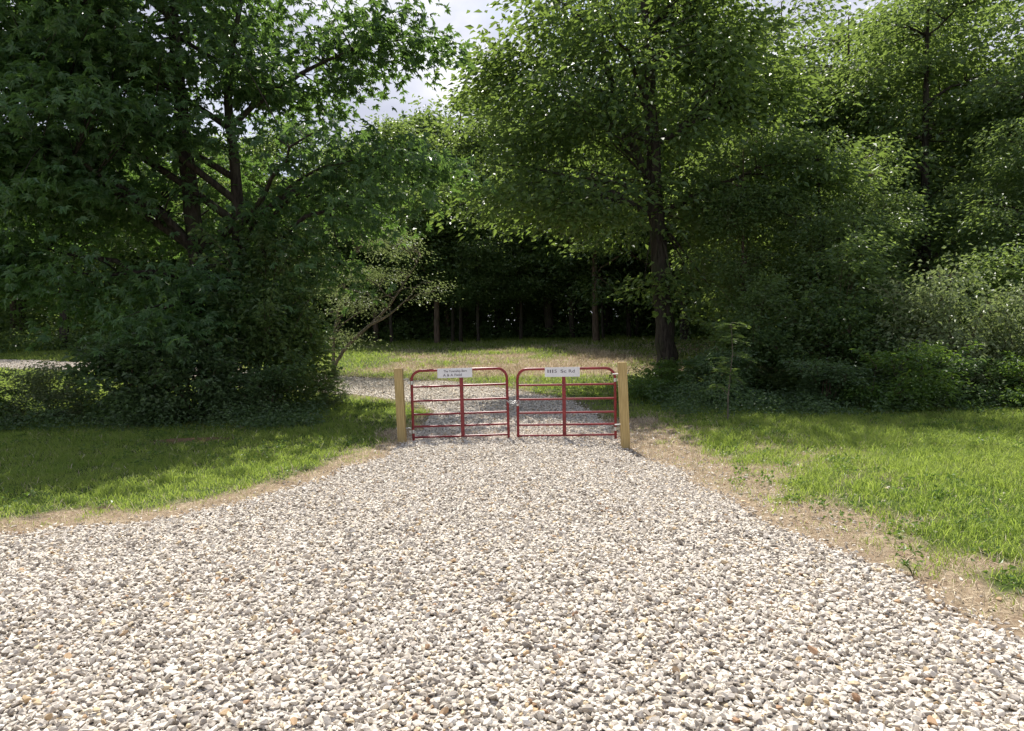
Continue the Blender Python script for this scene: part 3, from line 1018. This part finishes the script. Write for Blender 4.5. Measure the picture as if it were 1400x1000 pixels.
for src, x, y, sx, sz, rz, lab in (
        (b_pale, -11.2, 16.8, 0.85, 0.75, 1.0, 'light leafed bush at the left edge of the photo'),
        (b_green, -12.6, 15.6, 0.9, 0.7, 2.0, 'low green bush just outside the light leafed bush at left'),
        (b_dark, -9.4, 17.0, 0.9, 1.0, 2.2, 'dark bush squeezed behind the dense dark bush at left'),
        (b_dark, -7.2, 15.8, 1.0, 1.0, 0.8, 'low dark bush in front of the twin trunks'),
        (b_tall, -6.0, 17.0, 1.0, 1.12, 1.9, 'tall dark shrub right of the twin trunks'),
        (b_dark, -5.6, 15.9, 0.85, 0.65, 4.1, 'low dark bush below the shrub right of twin trunks'),
        (b_pale, -5.1, 18.6, 0.55, 0.6, 3.0, 'small pale bush beside the gravel bend behind the left tree'),
        (b_tall, 6.5, 18.8, 0.85, 0.78, 0.5, 'big dark shrub between the oak and the tallest shrub'),
        (b_dark, 5.4, 17.8, 0.85, 0.75, 5.0, 'low dark bush at the foot of the oak'),
        (b_dark, 7.3, 16.2, 0.85, 0.62, 1.4, 'low dark bush at lawn edge right of the sapling'),
        (b_dark, 9.9, 15.9, 0.8, 0.6, 3.6, 'low dark bush between the green and silvery bushes'),
        (b_tall, 10.4, 19.6, 0.9, 0.8, 2.8, 'dark shrub behind the silvery bush'),
        (b_pale, 12.4, 16.6, 1.1, 1.45, 2.6, 'pale bush cut by the right edge of the photo'),
        (b_green, 11.6, 15.3, 0.8, 0.7, 0.9, 'small green bush at foot of the rightmost pale bush'),
        (b_tall, 13.2, 19.0, 1.0, 0.9, 4.4, 'dark shrub at far right behind the pale bushes'),
        (b_green, 4.3, 20.0, 0.75, 0.42, 4.0, 'sunlit low weeds behind the right gate post'),
        (b_green, 3.6, 18.4, 0.5, 0.32, 2.7, 'smallest weed clump behind the right gate post'),
        (b_green, 5.0, 21.0, 0.7, 0.5, 5.5, 'green weeds against the oak trunk')):
    o = copy_tree(src)
    o.location = at(x, y)
    o.rotation_euler = (0, 0, rz)
    o.scale = (sx, sx, sz)
    tag(o, lab, 'bush')


# -- low plants along the brush line and the wood's edge
def ground_cover():
    rng = np.random.default_rng(81)
    mb = MB()

    def strip(xs, ys, n, h, per, L, W, rc):
        cx = rng.uniform(xs[0], xs[1], n)
        cy = rng.uniform(ys[0], ys[1], n)
        k = sdf(cx, cy) > 0.35
        cx, cy = cx[k], cy[k]
        cz = gz(cx, cy) + h * rng.random(len(cx)) ** 1.5 * (0.4 + vnoise(cx, cy, 1.5))
        leaf_clusters(mb, rng, np.stack([cx, cy, cz + 0.04], -1), per, rc, L, W, (0, 200), 0, 0.55, 0.1)
    strip((3.6, 13.5), (14.6, 17.5), 520, 0.55, 26, 0.085, 0.048, 0.17)
    strip((3.2, 8.0), (16.5, 22.0), 320, 0.45, 24, 0.09, 0.05, 0.18)
    strip((-12.5, -4.6), (14.3, 17.0), 420, 0.5, 24, 0.085, 0.045, 0.17)
    strip((-5.6, -4.2), (14.0, 15.2), 60, 0.25, 24, 0.10, 0.06, 0.16)
    lw = MB()
    for (x0, x1, y0, y1, n) in ((2.6, 12, 4.5, 15, 420), (-12, -2.4, 6.5, 15, 320)):
        cx = rng.uniform(x0, x1, n)
        cy = rng.uniform(y0, y1, n)
        k = (sdf(cx, cy) > 0.3) & (vnoise(cx, cy, 1.3) > 0.45)
        cx, cy = cx[k], cy[k]
        leaf_clusters(lw, rng, np.stack([cx, cy, gz(cx, cy) + 0.07], -1), 16, 0.05, 0.055, 0.034, (0, 200), 0, 0.5, -0.1)
    tag(lw.build('lawn_weeds', M['leaf_weed']), 'small broad leaved weeds scattered through the lawn grass', 'weeds', kind='stuff')
    o = mb.build('ground_cover', M['leaf_bush'])
    tag(o, 'low leafy plants along the foot of the bushes', 'ground cover', kind='stuff')
    mb = MB()
    n = 4200
    cx = rng.uniform(-42, 38, n)
    cy = rng.uniform(43.5, 55, n) - 0.0035 * cx * cx
    h = np.where(cy < 44.8, 0.9, np.where(cy < 48, 4.6, 5.5)) * (0.55 + 0.75 * vnoise(cx, cy * 0.3, 2.4))
    cz = gz(cx, cy) + 0.1 + h * rng.random(n) ** 1.3 * (0.4 + vnoise(cx, cy, 3.0))
    leaf_clusters(mb, rng, np.stack([cx, cy, cz], -1), 26, 0.42, 0.24, 0.14, (0, 200), 0, 0.7, 0.15, 0.9)
    cx = rng.uniform(7.5, 24, 620)
    cy = rng.uniform(21.5, 36, 620)
    cz = gz(cx, cy) + 0.1 + 3.2 * rng.random(620) ** 1.2
    leaf_clusters(mb, rng, np.stack([cx, cy, cz], -1), 26, 0.4, 0.16, 0.08, (0, 200), 0, 0.6, 0.15)
    tag(mb.build('undergrowth', M['leaf_wood']), 'shaded undergrowth filling the foot of the wood', 'undergrowth', kind='stuff')


ground_cover()


# -- sapling on the right lawn
def sapling():
    rng = np.random.default_rng(91)
    x, y = gp(995, 576)
    root = empty('sapling', at(x, y))
    st, cr = MB(), MB()
    P = np.array([(0, 0, 0), (0.01, 0, 0.5), (0.05, 0, 0.9), (0.12, 0.02, 1.4), (0.10, 0.02, 1.95)])
    st.tube(P, [0.016, 0.014, 0.012, 0.009, 0.004], 8)
    st.tube(np.array([(0.01, 0, 0.55), (-0.12, -0.03, 0.72), (-0.26, -0.05, 0.76)]), [0.008, 0.006, 0.003], 6)
    tiers = [(1.93, 9, 0.34), (1.72, 5, 0.30), (1.28, 7, 0.36), (1.02, 9, 0.44)]
    ctr = []
    for z, n, ln in tiers:
        for k in range(n):
            a = rng.uniform(0, 6.28)
            zz = z + rng.normal(0, 0.06)
            ctr.append((np.interp(zz, P[:, 2], P[:, 0]), 0, zz, a, ln * rng.uniform(0.6, 1.15)))
    for k in range(5):
        ctr.append((-0.24, -0.05, 0.76, rng.uniform(0, 6.28), 0.2))
    for (cx, cy, cz, a, ln) in ctr:
        d = np.array([math.cos(a), math.sin(a), rng.uniform(-0.1, 0.4)])
        Q = np.array([cx, cy, cz]) + d * np.linspace(0, ln, 6)[:, None] + np.array([0, 0, -1])[None] * (np.linspace(0, 1, 6)[:, None] ** 2 * 0.10)
        st.tube(Q, np.linspace(0.004, 0.0015, 6), 4, False)
        t = np.linspace(0.25, 1, 7)
        for sgn in (-1, 1):
            PP = np.stack([np.interp(t, np.linspace(0, 1, 6), Q[:, i]) for i in range(3)], -1)
            s = np.array([-math.sin(a), math.cos(a), 0]) * sgn
            D = np.tile(0.5 * d + s, (7, 1)) + rng.normal(0, 0.12, (7, 3))
            leaves(cr, rng, PP, D, np.tile([0, 0, 1.0], (7, 1)) + rng.normal(0, 0.2, (7, 3)), np.full(7, 0.13) * rng.uniform(0.8, 1.2, 7), np.full(7, 0.04), 0.2)
    st.build('stem', M['bark_pale'], root, True)
    cr.build('foliage', M['leaf_wood'], root)
    tag(root, 'thin young sapling with tiers of leaves on the right lawn', 'sapling')


sapling()


def weed():
    rng = np.random.default_rng(95)
    x, y = gp(1248, 788)
    root = empty('weed', at(x, y, 0))
    st, cr = MB(), MB()
    for k in range(7):
        a = rng.uniform(0, 6.28)
        e = np.array([0.06 * math.cos(a), 0.06 * math.sin(a), rng.uniform(0.05, 0.10)])
        Q = bez(np.array([0, 0, -0.01]), e * [0.3, 0.3, 0.8], e, 5)
        st.tube(Q, np.linspace(0.0025, 0.001, 5), 5, False)
        D = rng.normal(0, 1, (5, 3))
        D[:, 2] = abs(D[:, 2]) * 0.4
        leaves(cr, rng, np.tile(e, (5, 1)) - D * 0.002, D, np.tile([0, 0, 1.0], (5, 1)), rng.uniform(0.03, 0.055, 5), rng.uniform(0.012, 0.02, 5))
    st.build('stem', M['leaf_weed'], root)
    cr.build('foliage', M['leaf_weed'], root)
    tag(root, 'single small green weed in the dry straw near the right gravel edge', 'weed')


weed()


# ------------------------------------------------------------------ gates and posts
def text_mesh(name, body, size, mat, parent, loc, width):
    cu = bpy.data.curves.new('lettering', 'FONT')
    cu.body = body
    cu.size = size
    cu.align_x = 'CENTER'
    cu.align_y = 'CENTER'
    cu.extrude = 0.0008
    cu.offset = 0.0006
    t = bpy.data.objects.new('lettering', cu)
    C.objects.link(t)
    bpy.context.view_layer.update()
    me = bpy.data.meshes.new_from_object(t.evaluated_get(bpy.context.evaluated_depsgraph_get()))
    bpy.data.objects.remove(t)
    me.materials.clear()
    me.materials.append(mat)
    co = np.array([v.co[:] for v in me.vertices])
    k = width / (co[:, 0].max() - co[:, 0].min())
    o = bpy.data.objects.new(name, me)
    C.objects.link(o)
    o.parent = parent
    o.location = loc
    o.rotation_euler = (R(90), 0, 0)
    o.scale = (k, 1, 1)
    return o


def make_gate(x0, y0, x1, y1, hinge, label, lines, sx, tilt, bx):
    """Tubular field gate between two ground points; local X runs along the gate from x0 to x1."""
    w = math.hypot(x1 - x0, y1 - y0)
    rz = math.atan2(y1 - y0, x1 - x0)
    z0 = float(drive_z(0.5 * (x0 + x1), 0.5 * (y0 + y1))) - 0.06
    root = empty('farm_gate', (x0, y0, z0), rz)
    root.rotation_euler = (0, -tilt, rz)
    top, bot, rad, rc = 1.265, 0.115, 0.0235, 0.17
    P = [(0, 0, 0.045), (0, 0, 0.4), (0, 0, 0.8), (0, 0, top - rc)]
    for a in np.linspace(0, math.pi / 2, 9)[1:]:
        P.append((rc - rc * math.cos(a), 0, top - rc + rc * math.sin(a)))
    P += [(w * 0.3, 0, top), (w * 0.5, 0, top), (w * 0.7, 0, top)]
    for a in np.linspace(math.pi / 2, 0, 9):
        P.append((w - rc + rc * math.cos(a), 0, top - rc + rc * math.sin(a)))
    P += [(w, 0, 0.8), (w, 0, 0.4), (w, 0, 0.045)]
    MB().tube(np.array(P), rad, 14).build('frame', M['red_paint'], root, True)
    for z in (0.99, 0.745, 0.51, 0.30, bot):
        MB().tube(np.array([(0.012, 0, z), (w * 0.33, 0, z - 0.002), (w * 0.66, 0, z - 0.002), (w - 0.012, 0, z)]), 0.0185, 12).build('rail', M['red_paint'], root, True)
    MB().box((bx, -0.006, 0.5 * (top + bot) - 0.005), (0.062, 0.058, top - bot + 0.0), 0.006).build('brace', M['red_paint'], root)
    sg = MB().box((0, 0, 0), (0.60, 0.012, 0.165), 0.003).build('sign', M['sign'], root)
    sg.location = (sx, -0.045, top - 0.055)
    sg['label'] = 'white lettered board on the top rail'
    for zz, txt, sz, wd, xo in lines:
        text_mesh('lettering', txt, sz, M['ink'], sg, (xo, -0.0072, zz), wd)
    for xx in (-0.26, 0.26):
        MB().tube(np.array([(xx, -0.0095, 0.045), (xx, -0.004, 0.045)]), 0.007, 10).build('screw', M['steel'], sg)
    hx, sgn = (0, -1) if hinge == 'start' else (w, 1)
    for z in (1.06, 0.215):
        h = MB()
        h.tube(np.array([(hx, 0, z - 0.03), (hx, 0, z + 0.03)]), 0.029, 14)
        h.box((hx + sgn * 0.048, 0, z), (0.045, 0.012, 0.038), 0.003)
        h.build('hinge', M['steel'], root)
    tag(root, label, 'gate')
    return root


GL = (gp(563, 605), gp(693, 600))
GR = (gp(707, 599), gp(840, 599))
print('gate', GL, GR)
yl = 12.0
lx0, lx1 = (563 - 700) / 950 * yl, (693.5 - 700) / 950 * yl
rx0, rx1 = (706.5 - 700) / 950 * yl, (839.5 - 700) / 950 * yl
make_gate(lx0, yl, lx1, yl, 'start', 'red tubular field gate with a two line sign, beside the left post',
          [(0.032, 'The Township Barn', 0.055, 0.40, 0.01), (-0.036, 'A & A Field', 0.062, 0.32, -0.04)], 0.755, R(0.6), 0.86)
make_gate(rx0, yl, rx1, yl - 0.05, 'end', 'red tubular field gate with a one line sign, beside the right post',
          [(0.012, '1', 0.078, 0.020, -0.245), (0.012, '1', 0.078, 0.020, -0.205), (0.012, '1', 0.078, 0.020, -0.165), (0.012, '5', 0.078, 0.042, -0.115), (0.012, 'Sc', 0.075, 0.10, 0.02), (0.012, 'Rd', 0.075, 0.10, 0.16)], 0.775, R(-0.3), 0.80)


def make_post(x, y, h, lean, label, side):
    root = empty('gate_post', (x, y, float(gz(x, y))))
    root.rotation_euler = (0, lean, 0)
    MB().box((0, 0, h / 2 - 0.2), (0.142, 0.142, h + 0.4), 0.007).build('shaft', M['wood'], root)
    for z in (h - 0.19, h - 1.035):
        MB().tube(np.array([(side * 0.069, 0, z), (side * 0.115, 0, z), (side * 0.165, 0, z)]), 0.011, 10).build('hinge_pin', M['steel'], root, True)
        MB().tube(np.array([(-side * 0.070, 0, z), (-side * 0.088, 0, z)]), 0.018, 6).build('nut', M['steel'], root)
    tag(root, label, 'post')
    return root


make_post((547.5 - 700) / 950 * 11.95, 11.95, 1.27, R(-1.7), 'square yellow pine post holding the left gate', 1)
make_post((853.5 - 700) / 950 * 11.55, 11.55, 1.43, R(-1.5), 'taller square yellow pine post holding the right gate', -1)


def make_chain():
    z = float(drive_z(0, yl)) + 0.66
    root = empty('gate_chain', (0, yl, z))
    mb = MB()

    def link(c, d, flip):
        d = d / np.linalg.norm(d)
        s = np.cross(d, [0, 1.0, 0]) if flip else np.array([0, 1.0, 0])
        s = s / np.linalg.norm(s)
        P = []
        for a in np.linspace(0, 2 * math.pi, 13):
            ca, sa = math.cos(a), math.sin(a)
            P.append(np.asarray(c) + d * (0.011 * np.sign(ca) * min(1, abs(ca) * 2) + 0.009 * ca) + s * 0.0105 * sa)
        mb.tube(np.array(P), 0.0036, 6, False)
    a, b = lx1 - 0.0, rx0
    for yo, sag in ((-0.034, 0.055), (0.034, 0.02)):
        t = np.linspace(0, 1, 10)
        pts = np.stack([a - 0.02 + (b - a + 0.04) * t, np.full(10, yo), -4 * sag * t * (1 - t)], -1)
        for i in range(9):
            link((pts[i] + pts[i + 1]) / 2, pts[i + 1] - pts[i], i % 2)
    for cx, sgn in ((a, -1), (b, 1)):
        an = np.linspace(-1.3, 1.3, 7)
        pts = np.stack([cx + sgn * 0.034 * np.cos(an), 0.034 * np.sin(an), np.zeros(7)], -1)
        for i in range(6):
            link((pts[i] + pts[i + 1]) / 2, pts[i + 1] - pts[i], i % 2)
    mb.build('links', M['steel'], root, True)
    lk = MB()
    lk.box((b + 0.0, -0.052, -0.075), (0.042, 0.020, 0.036), 0.005)
    an = np.linspace(0, math.pi, 9)
    lk.tube(np.stack([b + 0.013 * np.cos(an), np.full(9, -0.052), -0.058 + 0.045 * np.sin(an)], -1), 0.0035, 8)
    lk.build('padlock', M['steel'], root)
    tag(root, 'galvanised chain with padlock joining the two red gates', 'chain')


make_chain()

# ------------------------------------------------------------------ light and sky
EL, AZ = R(60), R(-10)      # azimuth from +Y, positive towards +X
sdir = Vector((math.sin(AZ) * math.cos(EL), math.cos(AZ) * math.cos(EL), math.sin(EL)))
sun_d = bpy.data.lights.new('sun', 'SUN')
sun_d.energy = 4.8
sun_d.angle = R(0.53)
sun_d.color = (1.0, 0.95, 0.87)
sun = bpy.data.objects.new('sun', sun_d)
C.objects.link(sun)
sun.rotation_euler = sdir.to_track_quat('Z', 'Y').to_euler()
sun.location = (-10, 40, 60)

w = bpy.data.worlds.new('World')
scene.world = w
w.use_nodes = True
nt = w.node_tree
bg = nt.nodes['Background']
sky = N(nt, 'ShaderNodeTexSky', sky_type='NISHITA', sun_disc=False, sun_elevation=EL, sun_rotation=AZ, altitude=200, air_density=1.0, dust_density=1.5, ozone_density=1.0)
tc = N(nt, 'ShaderNodeTexCoord').outputs['Generated']
mp = N(nt, 'ShaderNodeMapping', ins={'Vector': tc, 'Scale': (1, 1, 1.8)})
cn = noise(nt, 3.2, mp.outputs[0], 9.0, 0.52)
cc = ramp(nt, noise(nt, 5.0, mp.outputs[0], 6.0, 0.5), [(0.35, (4.3, 4.5, 5.5)), (0.52, (5.3, 5.5, 6.4)), (0.68, (8.0, 8.0, 8.4))])
sepz = N(nt, 'ShaderNodeSeparateXYZ', ins={0: tc}).outputs[2]
band = ramp(nt, sepz, [(0.45, (1, 1, 1)), (0.75, (0.25, 0.25, 0.25))])
cov = mixc(nt, 1.0, ramp(nt, cn, [(0.30, (0.25, 0.25, 0.25)), (0.5, (1, 1, 1))]), band, 'MULTIPLY')
col = mixc(nt, cov, sky.outputs[0], cc)
nt.links.new(col, bg.inputs['Color'])
bg.inputs['Strength'].default_value = 0.09

vs = scene.view_settings
vs.view_transform = 'Standard'
vs.look = 'None'
vs.exposure = 0.7
vs.gamma = 1.0
scene.cycles.max_bounces = 7
scene.cycles.transmission_bounces = 6
scene.cycles.diffuse_bounces = 4
print('script seconds', time.time() - T0)
